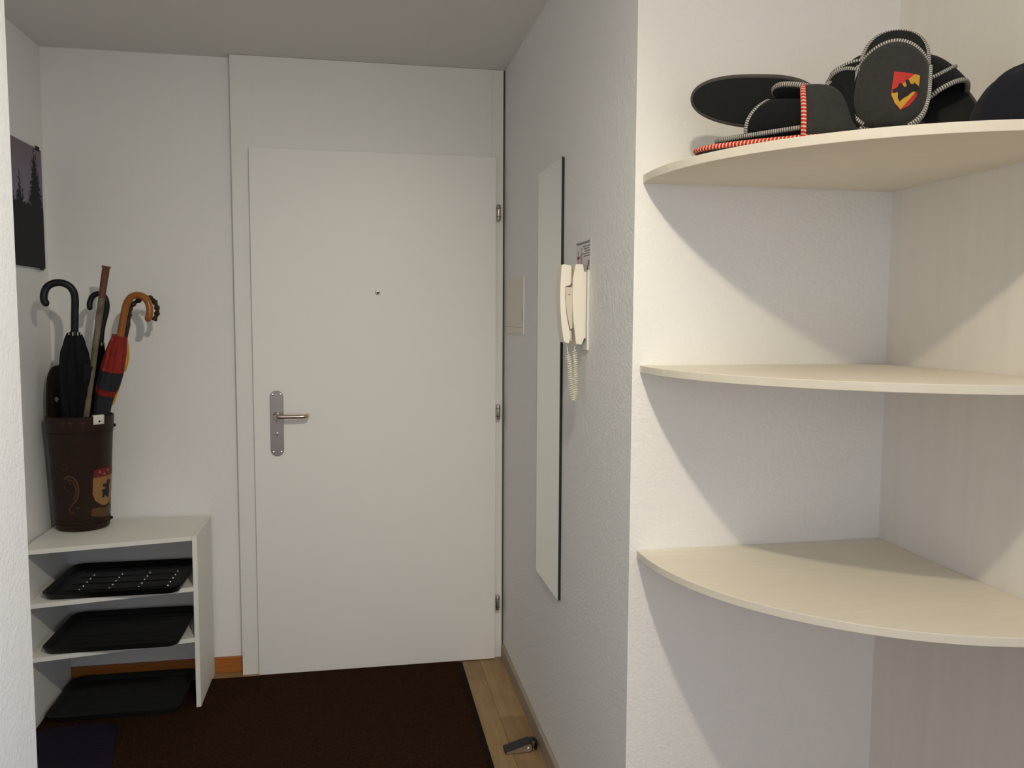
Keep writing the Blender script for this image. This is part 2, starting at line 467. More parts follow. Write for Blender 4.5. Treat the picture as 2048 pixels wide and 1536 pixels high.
MB().lathe([(0.0022, 0), (0.0022, 0.0006)], (-0.305, YL - 0.004, 1.0195), 8, (0, -1, 0)).build('set_screw', M['dark'], leaf)
MB().prism([(-0.3065, YL - 0.004, 0.962), (-0.3025, YL - 0.004, 0.962), (-0.3035, YL - 0.004, 0.970), (-0.3055, YL - 0.004, 0.970)], (0, -0.0006, 0)).build('keyhole', M['dark'], leaf)
MB().lathe([(0.003, 0), (0.003, 0.0008)], (-0.3030, YL - 0.004, 0.9725), 10, (0, -1, 0)).build('keyhole_cover', M['chrome'], leaf)
MB().lathe([(0.0095, 0), (0.0095, 0.0018), (0.006, 0.0026)], (0.086, YL, 1.519), 16, (0, -1, 0)).build('peephole', M['steel'], leaf, smooth=30)
MB().lathe([(0.004, 0.0), (0.004, 0.0030)], (0.087, YL, 1.518), 10, (0, -1, 0)).build('peephole_lens', M['dark'], leaf)
for hz in (1.841, 1.039, 0.243):
    hg = MB().lathe([(0.0005, -0.032), (0.0075, -0.030), (0.0085, -0.028), (0.0085, 0.028), (0.0075, 0.030), (0.0005, 0.032)], (0.5665, YL - 0.003, hz), 14).build('hinge', M['hinge'], dr, smooth=40)
    for rz in (-0.016, 0.016):
        MB().lathe([(0.0092, -0.0009), (0.0092, 0.0009)], (0.5665, YL - 0.003, hz + rz), 14).build('hinge_ring', M['dark'], hg)

# ------------------------------------------------------------------ corner shelves
def shelf_outline(extra, n=40):
    pts = []
    for i in range(n + 1):
        t = PI / 2 * i / n
        r = 0.602 + 0.016 * math.sin(2 * t) + extra * t / (PI / 2)
        pts.append((XA - r * math.cos(t) - 0.0, YA - r * math.sin(t)))
    return pts
for zt, th, ex, lab in ((1.735, 0.0175, 0.040, 'uppermost quarter round corner shelf, with felt slippers on it'),
                        (1.3225, 0.016, 0.008, 'middle quarter round corner shelf, empty, at eye level'),
                        (0.9075, 0.016, 0.012, 'lowest quarter round corner shelf, empty, seen from above')):
    pts = shelf_outline(ex)
    o = MB().prism([(XA - 0.0005, YA - 0.0005, zt - th)] + [(x if i < len(pts) - 1 else XA - 0.0005, y if i else YA - 0.0005, zt - th) for i, (x, y) in enumerate(pts)], (0, 0, th)).build('corner_shelf', M['shelf'], bevel=0.0012)
    tag(o, lab, 'shelf', 'quarter round corner shelves')

# ------------------------------------------------------------------ shoe rack
ZR = 0.640
fy = lambda x: 2.978 + (x + 1.126) / (1.126 - 0.567) * (3.085 - 2.978)      # slanting front line
rk = thing('shoe_rack', (-0.845, 3.2, 0), 'low white open shoe rack with slanted front, umbrella stand on top', 'shoe rack')
BX0, BX1, BY, T = -1.1130, -0.567, 3.3865, 0.016
def board(x0, x1, z0, z1, yb=BY):
    return MB().prism([(x0, fy(x0), z0), (x1, fy(x1), z0), (x1, yb, z0), (x0, yb, z0)], (0, 0, z1 - z0))
board(BX0, BX0 + T, 0, ZR - T).build('side_panel', M['rack'], rk, bevel=0.001)
board(BX1 - T, BX1, 0, ZR).build('side_panel', M['rack'], rk, bevel=0.001)
board(BX0, BX1 - T - 0.0005, ZR - T, ZR).build('top_panel', M['rack'], rk, bevel=0.001)
for z in (0.438, 0.251):
    board(BX0 + T, BX1 - T, z, z + T).build('shelf', M['rack'], rk, bevel=0.001)

def boot_tray(name, x0, x1, y0, y1, z, material, label, studs):
    cx, cy = (x0 + x1) / 2, (y0 + y1) / 2
    t = thing(name, (cx, cy, z), label, 'boot tray', 'boot trays in the shoe rack')
    n = 6
    def ring(inset, zz, r):
        return [Vector((x, y, zz)) for x, y in rounded(x0 + inset, x1 - inset, y0 + inset, y1 - inset, r, n)]
    mb = MB()
    rows = [ring(0.012, z + 0.0005, 0.035), ring(0.004, z + 0.014, 0.042), ring(0.0, z + 0.022, 0.045), ring(0.006, z + 0.0235, 0.04), ring(0.011, z + 0.020, 0.037), ring(0.018, z + 0.006, 0.030)]
    mb.grid(rows, True)
    mb.add(rows[0], [tuple(range(len(rows[0]) - 1, -1, -1))])
    mb.add(rows[-1], [tuple(range(len(rows[-1])))])
    mb.build('tray_shell', material, t, smooth=40)
    # moulded ribs on the floor of the tray
    for k in range(4):
        yy = y0 + 0.08 + k * 0.075
        MB().box(x0 + 0.06, x1 - 0.06, yy, yy + 0.006, z + 0.005, z + 0.008).build('rib', material, t)
    if studs:
        for c in range(4):
            for r in range(5):
                xx = x0 + 0.105 + c * 0.098
                yy = y0 + 0.085 + r * 0.042
                MB().lathe([(0.005, 0.0), (0.004, 0.004), (0.0015, 0.0055)], (xx, yy, z + 0.006), 8).build('stud', M['stud'], t, smooth=60)
    return t
M['stud'] = mat('stud_glint', (0.5, 0.5, 0.5), 0.3, metal=1.0)  # bright metal colour stands in for lamp glints on the black tray
boot_tray('boot_tray', -1.070, -0.612, 3.010, 3.380, 0.455, M['tray'], 'glossy black boot tray with rows of studs on the top rack shelf', True)
boot_tray('boot_tray', -1.072, -0.618, 2.998, 3.372, 0.268, M['tray2'], 'matt black boot tray on the middle shelf of the white rack', False)
boot_tray('boot_tray', -1.085, -0.630, 3.035, 3.382, 0.009, M['tray3'], 'dark grey boot tray on the floor under the white rack', False)

# ------------------------------------------------------------------ floor mat, purple mat, door stop
fm = thing('floor_mat', (-0.3, 2.2, 0), 'large dark brown entrance mat lying before the door', 'mat')
MX0, MX1, MY0, MY1 = -1.108, 0.418, 0.95, 3.322
MB().box(MX0 + 0.02, MX1 - 0.02, MY0 + 0.02, MY1, 0.0, 0.0075).build('pile', M['mat'], fm, bevel=0.002)
e = MB(); e.box(MX1 - 0.0198, MX1, MY0, MY1, 0.0, 0.0045); e.box(MX0, MX0 + 0.0198, MY0, MY1, 0.0, 0.0045); e.box(MX0 + 0.02, MX1 - 0.02, MY0, MY0 + 0.0198, 0.0, 0.0045)
e.build('rubber_edge', M['mat_edge'], fm, bevel=0.0015)
# small ribbed purple mat, slightly buckled, in front of the rack
pm = MB(); rows = []
PX0, PX1, PY0, PY1 = -1.09, -0.79, 2.56, 3.0
for i in range(61):
    u = i / 60; row = []
    for j in range(25):
        v = j / 24
        # rounded outline
        hw = (PX1 - PX0) / 2 * (1 - max(0, (abs(2 * u - 1) - 0.72) / 0.28) ** 2 * 0.55)
        x = (PX0 + PX1) / 2 + (2 * v - 1) * hw - 0.08 * (u - 0.5)
        y = PY0 + (PY1 - PY0) * u + 0.05 * (v - 0.5)
        edge = min(1, min(u, 1 - u) * 9, min(v, 1 - v) * 7)
        z = 0.0085 + edge * (0.018 + 0.010 * math.sin(u * 7 + v * 3)) + (0.0016 if i % 2 else 0.0) * edge
        row.append((x, y, z))
    rows.append(row)
pm.grid(rows, False, lambda i, j: (i / 60 * 0.33, j / 24))
pmo = pm.build('ribbed_mat', M['purple'], smooth=True, solid=0.004)
tag(pmo, 'dark purple ribbed mat crumpled on the floor mat before the rack', 'ribbed mat')

ds = thing('door_stopper', (0.515, 2.585, 0), 'small metal door wedge with black rubber top beside the baseboard', 'door stopper')
def wedge(y0, y1, pts):
    return MB().prism([(x, y0, z) for x, z in pts], (0, y1 - y0, 0))
wedge(2.5755, 2.6195, [(0.466, 0.001), (0.556, 0.001), (0.560, 0.010), (0.556, 0.030), (0.548, 0.033), (0.466, 0.010)]).build('wedge_core', M['stop_rubber'], ds, bevel=0.002)
wedge(2.5735, 2.5752, [(0.470, 0.0025), (0.553, 0.0025), (0.556, 0.012), (0.552, 0.027), (0.546, 0.029), (0.470, 0.007)]).build('side_plate', M['stop_metal'], ds)
wedge(2.6198, 2.6215, [(0.470, 0.0025), (0.553, 0.0025), (0.556, 0.012), (0.552, 0.027), (0.546, 0.029), (0.470, 0.007)]).build('side_plate', M['stop_metal'], ds)
MB().lathe([(0.006, 0), (0.006, 0.0012), (0.004, 0.0022)], (0.544, 2.5735, 0.0135), 14, (0, -1, 0)).build('rivet', M['chrome'], ds, smooth=30)
MB().tube(catmull([(0.548, 2.598, 0.030), (0.562, 2.598, 0.034), (0.573, 2.598, 0.026), (0.574, 2.598, 0.010), (0.570, 2.598, 0.002)], 5), [0.014] * 21, 10, flat=0.3, nrm=(1, 0, 0.3)).build('rubber_tail', M['stop_rubber'], ds, smooth=50)

# ------------------------------------------------------------------ things on the walls
# frameless photo panel on the left wall
pc = thing('wall_picture', (XL, 3.16, 1.594), 'photo panel of dark conifers under a lilac sky on the left wall', 'picture')
MB().box(XL + 0.004, XL + 0.012, 2.985, 3.340, 1.594, 2.018).build('print', M['photo'], pc)
MB().box(XL + 0.0005, XL + 0.0038, 2.990, 3.335, 1.599, 2.013).build('backing_board', M['mirror_backing'] if 'mirror_backing' in M else M['mirror_back'], pc)
for yy in (3.300, 3.025):
    for z0, z1 in ((1.586, 1.600), (2.011, 2.026)):
        MB().box(XL + 0.0125, XL + 0.0145, yy - 0.018, yy + 0.018, z0, z1).build('clip', M['mirror_back'], pc, bevel=0.0005)

mr = thing('wall_mirror', (XR, 2.53, 0.577), 'tall narrow frameless mirror on the right wall', 'mirror')
MB().box(0.5885, 0.5890, 2.378, 2.688, 0.577, 1.888).build('mirror_face', M['glass_mirror'], mr)
MB().box(0.58905, 0.5922, 2.378, 2.688, 0.577, 1.888).build('glass_edge', M['mirror_edge'], mr)
MB().box(0.5923, 0.5972, 2.379, 2.687, 0.578, 1.887).build('backing_board', M['mirror_back'], mr)

cp = thing('cover_plate', (XR, 3.13, 1.362), 'flat ivory cover plate on the right wall near the hinges', 'cover plate')
MB().box(XR - 0.005, XR - 0.0002, 2.948, 3.314, 1.362, 1.572).build('plate', M['plate'], cp, bevel=0.001)
MB().box(XR - 0.0056, XR - 0.0051, 2.962, 2.968, 1.405, 1.455).build('finger_slot', M['plate_line'], cp)
MB().box(XR - 0.0056, XR - 0.0051, 2.948, 3.314, 1.387, 1.3885).build('seam', M['plate_line'], cp)
MB().box(XR - 0.0056, XR - 0.0051, 3.296, 3.3, 1.362, 1.572).build('seam', M['plate_line'], cp)

nt_ = thing('notice', (XR, 2.165, 1.53), 'small printed grey notice with red emblem above the intercom', 'notice')
MB().box(XR - 0.0012, XR - 0.0003, 2.090, 2.238, 1.530, 1.631).build('sheet', M['paper'], nt_)
def ink(y0, y1, z0, z1, material, nm='print'):
    MB().box(XR - 0.0017, XR - 0.00125, y0, y1, z0, z1).build(nm, material, nt_)
ink(2.100, 2.230, 1.621, 1.626, M['ink'], 'heading')
for k in range(5):
    ink(2.098 + 0.006 * (k % 2), 2.165 - 0.008 * (k % 3), 1.6125 - k * 0.0065, 1.6152 - k * 0.0065, M['ink'], 'text_line')
ink(2.172, 2.185, 1.560, 1.600, M['ink_red'], 'emblem')
ink(2.190, 2.222, 1.583, 1.590, M['ink_red'], 'emblem')
ink(2.205, 2.215, 1.570, 1.606, M['ink_red'], 'emblem')
ink(2.176, 2.182, 1.604, 1.612, M['ink'], 'emblem_head')
ink(2.172, 2.180, 1.545, 1.562, M['ink'], 'emblem_foot')
ink(2.214, 2.222, 1.533, 1.562, M['ink'], 'emblem_foot')
ink(2.102, 2.116, 1.562, 1.576, M['ink'], 'pictogram')
ink(2.112, 2.122, 1.551, 1.563, M['ink'], 'pictogram')
ink(2.110, 2.120, 1.541, 1.545, M['ink'], 'pictogram')

ic = thing('intercom_phone', (XR, 2.15, 1.34), 'cream intercom telephone with handset and coiled cord on right wall', 'intercom')
MB().box(XR - 0.006, XR - 0.0002, 2.100, 2.205, 1.341, 1.549).build('wall_plate', M['phone_plate'], ic, bevel=0.0015)
bodyo = [(0.5609, 1.5642), (0.5811, 1.5639), (0.5841, 1.5438), (0.5869, 1.3753), (0.5801, 1.3557), (0.5643, 1.3567), (0.5566, 1.4159), (0.5530, 1.4764), (0.5540, 1.5267)]
bb = MB().prism([(x, 2.105, z) for x, z in bodyo], (0, 0.092, 0)).build('base_housing', M['phone'], ic, bevel=0.002)
MB().box(0.5866, 0.5912, 2.125, 2.190, 1.37, 1.53).build('mount', M['dark'], ic)
MB().box(0.5836, 0.5905, 2.108, 2.116, 1.372, 1.545).build('back_flange', M['phone'], ic, bevel=0.0008)
hs = [(0.5239, 1.5613), (0.5308, 1.5637), (0.5500, 1.5601), (0.5487, 1.5099), (0.5352, 1.5064), (0.5336, 1.4763), (0.5391, 1.4293), (0.5464, 1.3956), (0.5500, 1.3754), (0.5450, 1.3584), (0.5318, 1.3618), (0.5255, 1.399), (0.5216, 1.4426), (0.5201, 1.4895), (0.5218, 1.533)]
hso = MB().prism([(x, 2.106, z) for x, z in hs], (0, 0.048, 0)).build('handset', M['phone'], ic, bevel=0.0022)
MB().box(0.5487, 0.5530, 2.116, 2.150, 1.515, 1.556).build('earpiece', M['phone_in'], hso)
MB().box(0.5480, 0.5545, 2.116, 2.150, 1.366, 1.392).build('mouthpiece', M['phone_in'], hso)
MB().prism([(0.5365, 2.112, 1.505), (0.5535, 2.112, 1.505), (0.5545, 2.112, 1.44), (0.5555, 2.112, 1.40), (0.5500, 2.112, 1.395), (0.5415, 2.112, 1.43), (0.5360, 2.112, 1.47)], (0, 0.080, 0)).build('cradle', M['phone_in'], bb)
MB().box(0.5445, 0.5465, 2.1105, 2.1122, 1.4840, 1.4872).build('hook_switch', M['dark'], bb)
# coiled cord hanging in a loop
pth = catmull([(0.5435, 2.125, 1.3585), (0.5455, 2.124, 1.340), (0.5490, 2.122, 1.318), (0.5535, 2.120, 1.265), (0.5570, 2.120, 1.228), (0.5615, 2.120, 1.2085), (0.5660, 2.121, 1.228), (0.5670, 2.123, 1.265), (0.5670, 2.126, 1.318), (0.5665, 2.130, 1.340), (0.5675, 2.132, 1.357)], 24)
d = [0]
for i in range(1, len(pth)): d.append(d[-1] + (pth[i] - pth[i - 1]).length)
tot = d[-1]; TURN = 54; PPT = 12; hel = []
for q in range(TURN * PPT + 1):
    s = tot * q / (TURN * PPT)
    i = max(1, next((k for k in range(len(d)) if d[k] >= s), len(d) - 1))
    f = (s - d[i - 1]) / max(1e-9, d[i] - d[i - 1])
    c = pth[i - 1].lerp(pth[i], f); t = (pth[i] - pth[i - 1]).normalized()
    a = Vector((0, 1, 0)); a = (a - t * a.dot(t)).normalized(); bvec = t.cross(a)
    g = 2 * PI * q / PPT
    rad = 0.0062 * min(1.0, max(0.05, (s - 0.022) / 0.012)) * min(1.0, max(0.05, (tot - 0.012 - s) / 0.012))
    hel.append(c + (a * math.cos(g) + bvec * math.sin(g)) * rad)
MB().tube(hel, 0.00125, 6).build('coiled_cord', M['cord'], ic, smooth=True)

# ------------------------------------------------------------------ umbrella stand
ST0, ST1 = 0.641, 1.066
us = thing('umbrella_stand', (-1.0, 3.285, ST0), 'tapered brown leather umbrella stand with painted crest on the shoe rack', 'umbrella stand')
def sp_(phi, z, off=0.0):
    f = (z - ST0) / (ST1 - ST0)
    cx, cy = -1.003 + 0.016 * f, 3.288 - 0.046 * f
    rx, ry = 0.0895 + 0.0215 * f + off, 0.084 + 0.016 * f + off
    return Vector((cx + rx * math.sin(phi), cy - ry * math.cos(phi), z))
def ring(z, off=0.0, n=48): return [sp_(2 * PI * k / n, z, off) for k in range(n)]
mb = MB()
rows = [ring(ST0 + 0.0, -0.006), ring(ST0 + 0.006, 0.0)] + [ring(ST0 + 0.006 + (ST1 - ST0 - 0.006) * k / 8) for k in range(1, 9)] + [ring(ST1, -0.004)] + [ring(ST1 - (ST1 - ST0 - 0.008) * k / 4, -0.004) for k in range(1, 5)]
mb.grid(rows, True); mb.add(rows[0], [tuple(range(47, -1, -1))]); mb.add(rows[-1], [tuple(range(48))])
mb.build('body', M['leather'], us, smooth=50)
for z0, z1 in ((1.010, 1.0655), (0.660, 0.666), (0.676, 0.681), (1.002, 1.006)):
    mb = MB(); mb.grid([ring(z0, 0.0005), ring(z0 + 0.0008, 0.0022), ring(z1 - 0.0008, 0.0022), ring(z1, 0.0005)], True)
    mb.build('band', M['leather'], us, smooth=40)
for zz in (1.022, 0.668):
    MB().lathe([(0.006, 0), (0.006, 0.006), (0.003, 0.008)], sp_(math.radians(104), zz, 0.001), 10, (1, 0, 0)).build('stud', M['leather_dark'], us, smooth=40)
# raised back flap with a hanging slot
mb = MB(); rows = []
NF, NZ = 40, 34
def flap(u, v):
    phi = math.radians(186 + 86 * u)
    wz = 1.0 - abs(2 * u - 1) ** 2.6
    zt = ST1 - 0.02 + (1.242 - ST1 + 0.02) * (0.25 + 0.75 * max(0, wz) ** 0.5)
    z = ST1 - 0.03 + (zt - ST1 + 0.03) * v
    q = sp_(phi, ST1, -0.003); q.z = z; return q
hole = sp_(math.radians(205), ST1); 
for i in range(NZ + 1): rows.append([flap(j / NF, i / NZ) for j in range(NF + 1)])
vs = [p for r in rows for p in r]; fs = []
for i in range(NZ):
    for j in range(NF):
        cidx = (i * (NF + 1) + j, i * (NF + 1) + j + 1, (i + 1) * (NF + 1) + j + 1, (i + 1) * (NF + 1) + j)
        cen = sum((vs[k] for k in cidx), Vector()) / 4
        if ((cen.x + 1.079) / 0.0050) ** 2 + ((cen.z - 1.117) / 0.010) ** 2 < 1: continue
        fs.append(cidx)
mb.add(vs, fs); mb.build('back_flap', M['leather_dark'], us, smooth=True, solid=0.005)

def decal(name, poly, phi0, zc, material, parent, off, sub=7):
    """poly: outline in metres (across, up) wrapped on the stand round angle phi0"""
    bm = bmesh.new()
    vs_ = [bm.verts.new((x, y, 0)) for x, y in poly]
    bm.faces.new(vs_)
    bmesh.ops.triangulate(bm, faces=bm.faces[:])
    bmesh.ops.subdivide_edges(bm, edges=bm.edges[:], cuts=sub, use_grid_fill=True)
    bm.verts.ensure_lookup_table(); bm.verts.index_update()
    vv = [sp_(phi0 + v.co.x / 0.103, zc + v.co.y, off) for v in bm.verts]
    ff = [[v.index for v in f.verts] for f in bm.faces]
    bm.free()
    return MB().add(vv, ff).build(name, material, parent, smooth=True)
R_ = math.radians
shield = [(-0.053, 0.052), (0.053, 0.052), (0.055, -0.01), (0.045, -0.036), (0.022, -0.054), (0, -0.060), (-0.022, -0.054), (-0.045, -0.036), (-0.055, -0.01)]
cr = decal('shield', shield, R_(66), 0.790, M['tan'], us, 0.0012)
decal('shield_top', [(-0.053, 0.050), (0.053, 0.052), (0.052, 0.078), (0.03, 0.083), (-0.03, 0.083), (-0.050, 0.078)], R_(66), 0.790, M['red_leather'], cr, 0.0020)
decal('scroll', [(-0.058, -0.066), (-0.03, -0.062), (0.0, -0.070), (0.03, -0.062), (0.058, -0.066), (0.060, -0.092), (0.0, -0.106), (-0.060, -0.092)], R_(66), 0.790, M['gold'], cr, 0.0012)
for sx, sz in ((-0.028, 0.070), (-0.008, 0.061), (0.010, 0.071)):
    st = []
    for k in range(10):
        r = 0.0065 if k % 2 == 0 else 0.003
        st.append((sx + r * math.sin(k * PI / 5), sz + r * math.cos(k * PI / 5)))
    decal('star', st, R_(66), 0.790, M['star'], cr, 0.0028, 1)
def bear(s, dx=0.0, dy=0.0, rot=0.0):
    pts = [(-0.50, -0.55), (-0.30, -0.62), (-0.20, -0.42), (-0.05, -0.30), (0.05, -0.62), (0.28, -0.66), (0.25, -0.45), (0.30, -0.15), (0.28, 0.20), (0.45, 0.42),
           (0.38, 0.62), (0.22, 0.70), (0.10, 0.62), (-0.05, 0.60), (-0.02, 0.45), (-0.12, 0.36), (-0.35, 0.42), (-0.46, 0.30), (-0.36, 0.20), (-0.14, 0.12),
           (-0.18, -0.02), (-0.46, 0.00), (-0.52, -0.14), (-0.40, -0.20), (-0.16, -0.18), (-0.26, -0.34), (-0.42, -0.40)]
    c, sn = math.cos(rot), math.sin(rot)
    return [(dx + s * (x * c - y * sn), dy + s * (x * sn + y * c)) for x, y in pts]
decal('bear', bear(0.052, 0.008, 0.002), R_(66), 0.790, M['navy_ink'], cr, 0.0022)
# tooled rosette with a curling border left of the crest
def strip(pts, wdt):
    l, r = [], []
    for i, p in enumerate(pts):
        a = Vector(pts[max(0, i - 1)]); bq = Vector(pts[min(len(pts) - 1, i + 1)])
        t = (bq - a).normalized(); n = Vector((-t.y, t.x)) * wdt / 2
        l.append((p[0] + n.x, p[1] + n.y)); r.append((p[0] - n.x, p[1] - n.y))
    return l + r[::-1]
arc = lambda r1, r2, a0, a1, n=14: [(r1 * math.cos(R_(a0 + (a1 - a0) * k / n)), r2 * math.sin(R_(a0 + (a1 - a0) * k / n))) for k in range(n + 1)]
decal('tooling', strip(arc(0.030, 0.052, -80, 130), 0.006), R_(-8), 0.800, M['gold'], us, 0.0014, 1)
decal('tooling', strip(arc(0.021, 0.040, -60, 110), 0.004), R_(-8), 0.800, M['gold'], us, 0.0014, 1)
decal('tooling', strip(arc(0.011, 0.018, 20, 300), 0.004), R_(-12), 0.815, M['gold_faint'], us, 0.0014, 1)
decal('tooling', strip(arc(0.010, 0.012, 0, 330), 0.004), R_(-16), 0.885, M['gold_faint'], us, 0.0014, 1)
decal('tooling', strip(arc(0.009, 0.014, 60, 340), 0.005), R_(-6), 0.727, M['gold'], us, 0.0014, 1)
decal('tooling', [(0.0, 0.0), (0.016, 0.001), (0.016, 0.005), (0.0, 0.004)], R_(2), 0.732, M['gold'], us, 0.0014, 1)
for ph in (-14, 0, 20):
    decal('lily_stamp', [(-0.002, -0.010), (0.002, -0.010), (0.002, 0.0), (0.008, 0.003), (0.006, 0.010), (0.0, 0.007), (-0.006, 0.010), (-0.008, 0.003), (-0.002, 0.0)], R_(ph), 1.042, M['gold_faint'], us, 0.0032, 1)
# white plastic tag bent over the rim
tg = []
for j in range(7):
    ph = R_(37 + 21.0 * j / 6)
    tg.append(ph)
rows = []
for i in range(9):
    v = i / 8
    row = []
    for ph in tg:
        if v < 0.3: q = sp_(ph, ST1 - 0.006 + 0.013 * v / 0.3, -0.012 + 0.015 * v / 0.3 * 0.5)
        else: q = sp_(ph, ST1 + 0.007 - (v - 0.3) / 0.7 * 0.036, 0.0042)
        row.append(q)
    rows.append(row)
tgo = MB().grid(rows).build('rim_tag', M['tag'], us, smooth=True, solid=0.0015)
MB().lathe([(0.0035, 0), (0.0035, 0.0015)], sp_(R_(48), ST1 - 0.018, 0.0046), 10, (0.66, -0.74, 0)).build('tag_hole', M['dark'], tgo)

# ------------------------------------------------------------------ umbrellas and sticks in the stand
def folded_cloth(path, prof, material, name, parent, pleats=8, depth=0.25, twist=0.9, seg=64, n=22, seed=0, t0=0.0, t1=1.0):
    """cloth gathered round a rod that follows path (handle end first); prof: [(t, r)]; t0..t1 is the stretch built"""
    pts = catmull(path, 12)
    d = [0.0]
    for k in range(1, len(pts)): d.append(d[-1] + (pts[k] - pts[k - 1]).length)
    rows = []
    for i in range(n + 1):
        t = t0 + (t1 - t0) * i / n
        s_ = t * d[-1]
        k = next((q for q in range(1, len(d)) if d[q] >= s_ - 1e-9), len(d) - 1)
        f = (s_ - d[k - 1]) / (d[k] - d[k - 1])
        c = pts[k - 1].lerp(pts[k], f)
        ax = (pts[k] - pts[k - 1]).normalized()
        a = Vector((1, 0, 0)); a = (a - ax * a.dot(ax)).normalized(); bq = ax.cross(a)
        r = prof[-1][1]
        for k in range(len(prof) - 1):
            if prof[k][0] <= t <= prof[k + 1][0]:
                f = (t - prof[k][0]) / (prof[k + 1][0] - prof[k][0]); f = f * f * (3 - 2 * f)
                r = prof[k][1] + (prof[k + 1][1] - prof[k][1]) * f
        row = []
        for j in range(seg):
            g = 2 * PI * j / seg
            saw = ((pleats * g / (2 * PI) + twist * t + seed) % 1.0)
            rr = r * (1 - depth * (saw ** 1.6)) * (1 + 0.05 * math.sin(3 * g + seed + 4 * t))
            row.append(c + (a * math.cos(g) + bq * math.sin(g)) * rr)
        rows.append(row)
    mb = MB(); mb.grid(rows, True)
    mb.add(rows[0], [tuple(range(seg - 1, -1, -1))]); mb.add(rows[-1], [tuple(range(seg))])
    return mb.build(name, material, parent, smooth=35)

def hook(pts, r, n=6, r_end=None):
    P = catmull(pts, n); m_ = len(P)
    R = [r] * m_
    R[0] = r * 0.35; R[1] = r * 0.8; R[2] = r * 0.95
    return MB().tube(P, R, 14)

u1 = thing('umbrella', (-1.0, 3.27, 0.66), 'black umbrella with thick black crook handle, leftmost in the leather stand', 'umbrella', 'umbrellas and canes in the leather stand')
hook([(-1.0170, 3.05, 1.4556), (-1.0285, 3.0544, 1.4800), (-1.0233, 3.0589, 1.5115), (-1.0064, 3.0633, 1.5292), (-0.9816, 3.0678, 1.5349), (-0.9573, 3.0722, 1.5266), (-0.9430, 3.0767, 1.5075), (-0.9394, 3.0811, 1.4812), (-0.9431, 3.0856, 1.4317), (-0.9490, 3.092, 1.345)], 0.0122).build('crook_handle', M['black_handle'], u1, smooth=50)
folded_cloth([(-0.9485, 3.092, 1.362), (-0.972, 3.155, 1.215), (-0.996, 3.214, 1.066), (-1.004, 3.272, 0.668)], [(0, 0.024), (0.05, 0.036), (0.12, 0.047), (0.20, 0.051), (0.30, 0.049), (0.42, 0.043), (1.0, 0.018)], M['black_cloth'], 'canopy', u1, 8, 0.20, 1.2, seed=0.2, n=30)
for k in range(8):
    g = 2 * PI * k / 8
    c = Vector((-0.9485 + 0.020 * math.cos(g), 3.092 + 0.018 * math.sin(g), 1.362))
    MB().tube([c + Vector((0, 0, -0.006)), c + Vector((0, 0, 0.006))], 0.0022, 6).build('rib_tip', M['rib'], u1, smooth=40)
MB().prism([(-0.909, 3.055, 1.262), (-0.888, 3.07, 1.247), (-0.905, 3.075, 1.205), (-0.918, 3.06, 1.20)], (0.0, 0.004, 0)).build('loose_flap', M['black_cloth'], u1)

u2 = thing('umbrella', (-0.985, 3.31, 0.66), 'slim black umbrella with black crook handle, behind the pale stick', 'umbrella', 'umbrellas and canes in the leather stand')
hook([(-0.9276, 3.2, 1.4431), (-0.9281, 3.2025, 1.4689), (-0.9177, 3.205, 1.4930), (-0.8992, 3.2075, 1.5017), (-0.8828, 3.21, 1.4934), (-0.8755, 3.2125, 1.4731), (-0.8771, 3.215, 1.4434), (-0.8938, 3.2175, 1.3801), (-0.9030, 3.2205, 1.312)], 0.0098).build('crook_handle', M['black_handle'], u2, smooth=50)
folded_cloth([(-0.9018, 3.22, 1.322), (-0.922, 3.258, 1.195), (-0.945, 3.292, 1.066), (-0.985, 3.325, 0.668)], [(0, 0.013), (0.08, 0.019), (0.2, 0.029), (0.38, 0.029), (1.0, 0.014)], M['black_cloth2'], 'canopy', u2, 8, 0.22, 1.0, seed=0.6)
for k in range(6):
    g = 2 * PI * k / 6
    c = Vector((-0.9018 + 0.0125 * math.cos(g), 3.22 + 0.0125 * math.sin(g), 1.322))
    MB().tube([c + Vector((0, 0, -0.006)), c + Vector((0, 0, 0.005))], 0.0022, 6).build('rib_tip', M['rib'], u2, smooth=40)

u3 = thing('umbrella', (-0.985, 3.24, 0.66), 'red, navy and yellow umbrella with varnished orange wooden crook handle', 'umbrella', 'umbrellas and canes in the leather stand')
hook([(-0.7310, 3.17, 1.4033), (-0.7220, 3.1725, 1.4330), (-0.7251, 3.175, 1.4663), (-0.7407, 3.1775, 1.4903), (-0.7655, 3.18, 1.4975), (-0.7872, 3.1825, 1.4881), (-0.8026, 3.185, 1.4622), (-0.8153, 3.1875, 1.4103), (-0.8300, 3.190, 1.336)], 0.0122).build('crook_handle', M['wood_orange'], u3, smooth=50)
OP = [(-0.8283, 3.19, 1.352), (-0.866, 3.203, 1.215), (-0.9105, 3.228, 1.066), (-0.965, 3.240, 0.668)]
OPR = [(0, 0.0265), (0.10, 0.036), (0.18, 0.040), (0.25, 0.039), (0.36, 0.030), (0.45, 0.027), (1.0, 0.014)]
p0, ce = Vector(OP[0]), Vector(OP[2])
folded_cloth(OP, OPR, M['cloth_red'], 'canopy_red', u3, 8, 0.20, 1.6, n=12, seed=0.1, t0=0.0, t1=0.185)
folded_cloth(OP, OPR, M['cloth_navy'], 'canopy_navy', u3, 8, 0.20, 1.6, n=8, seed=0.1, t0=0.187, t1=0.278)
folded_cloth(OP, OPR, M['cloth_red'], 'canopy_band', u3, 8, 0.20, 1.6, n=4, seed=0.1, t0=0.280, t1=0.315)
folded_cloth(OP, OPR, M['cloth_navy'], 'canopy_navy', u3, 8, 0.20, 1.6, n=14, seed=0.1, t0=0.317, t1=1.0)
yel = []
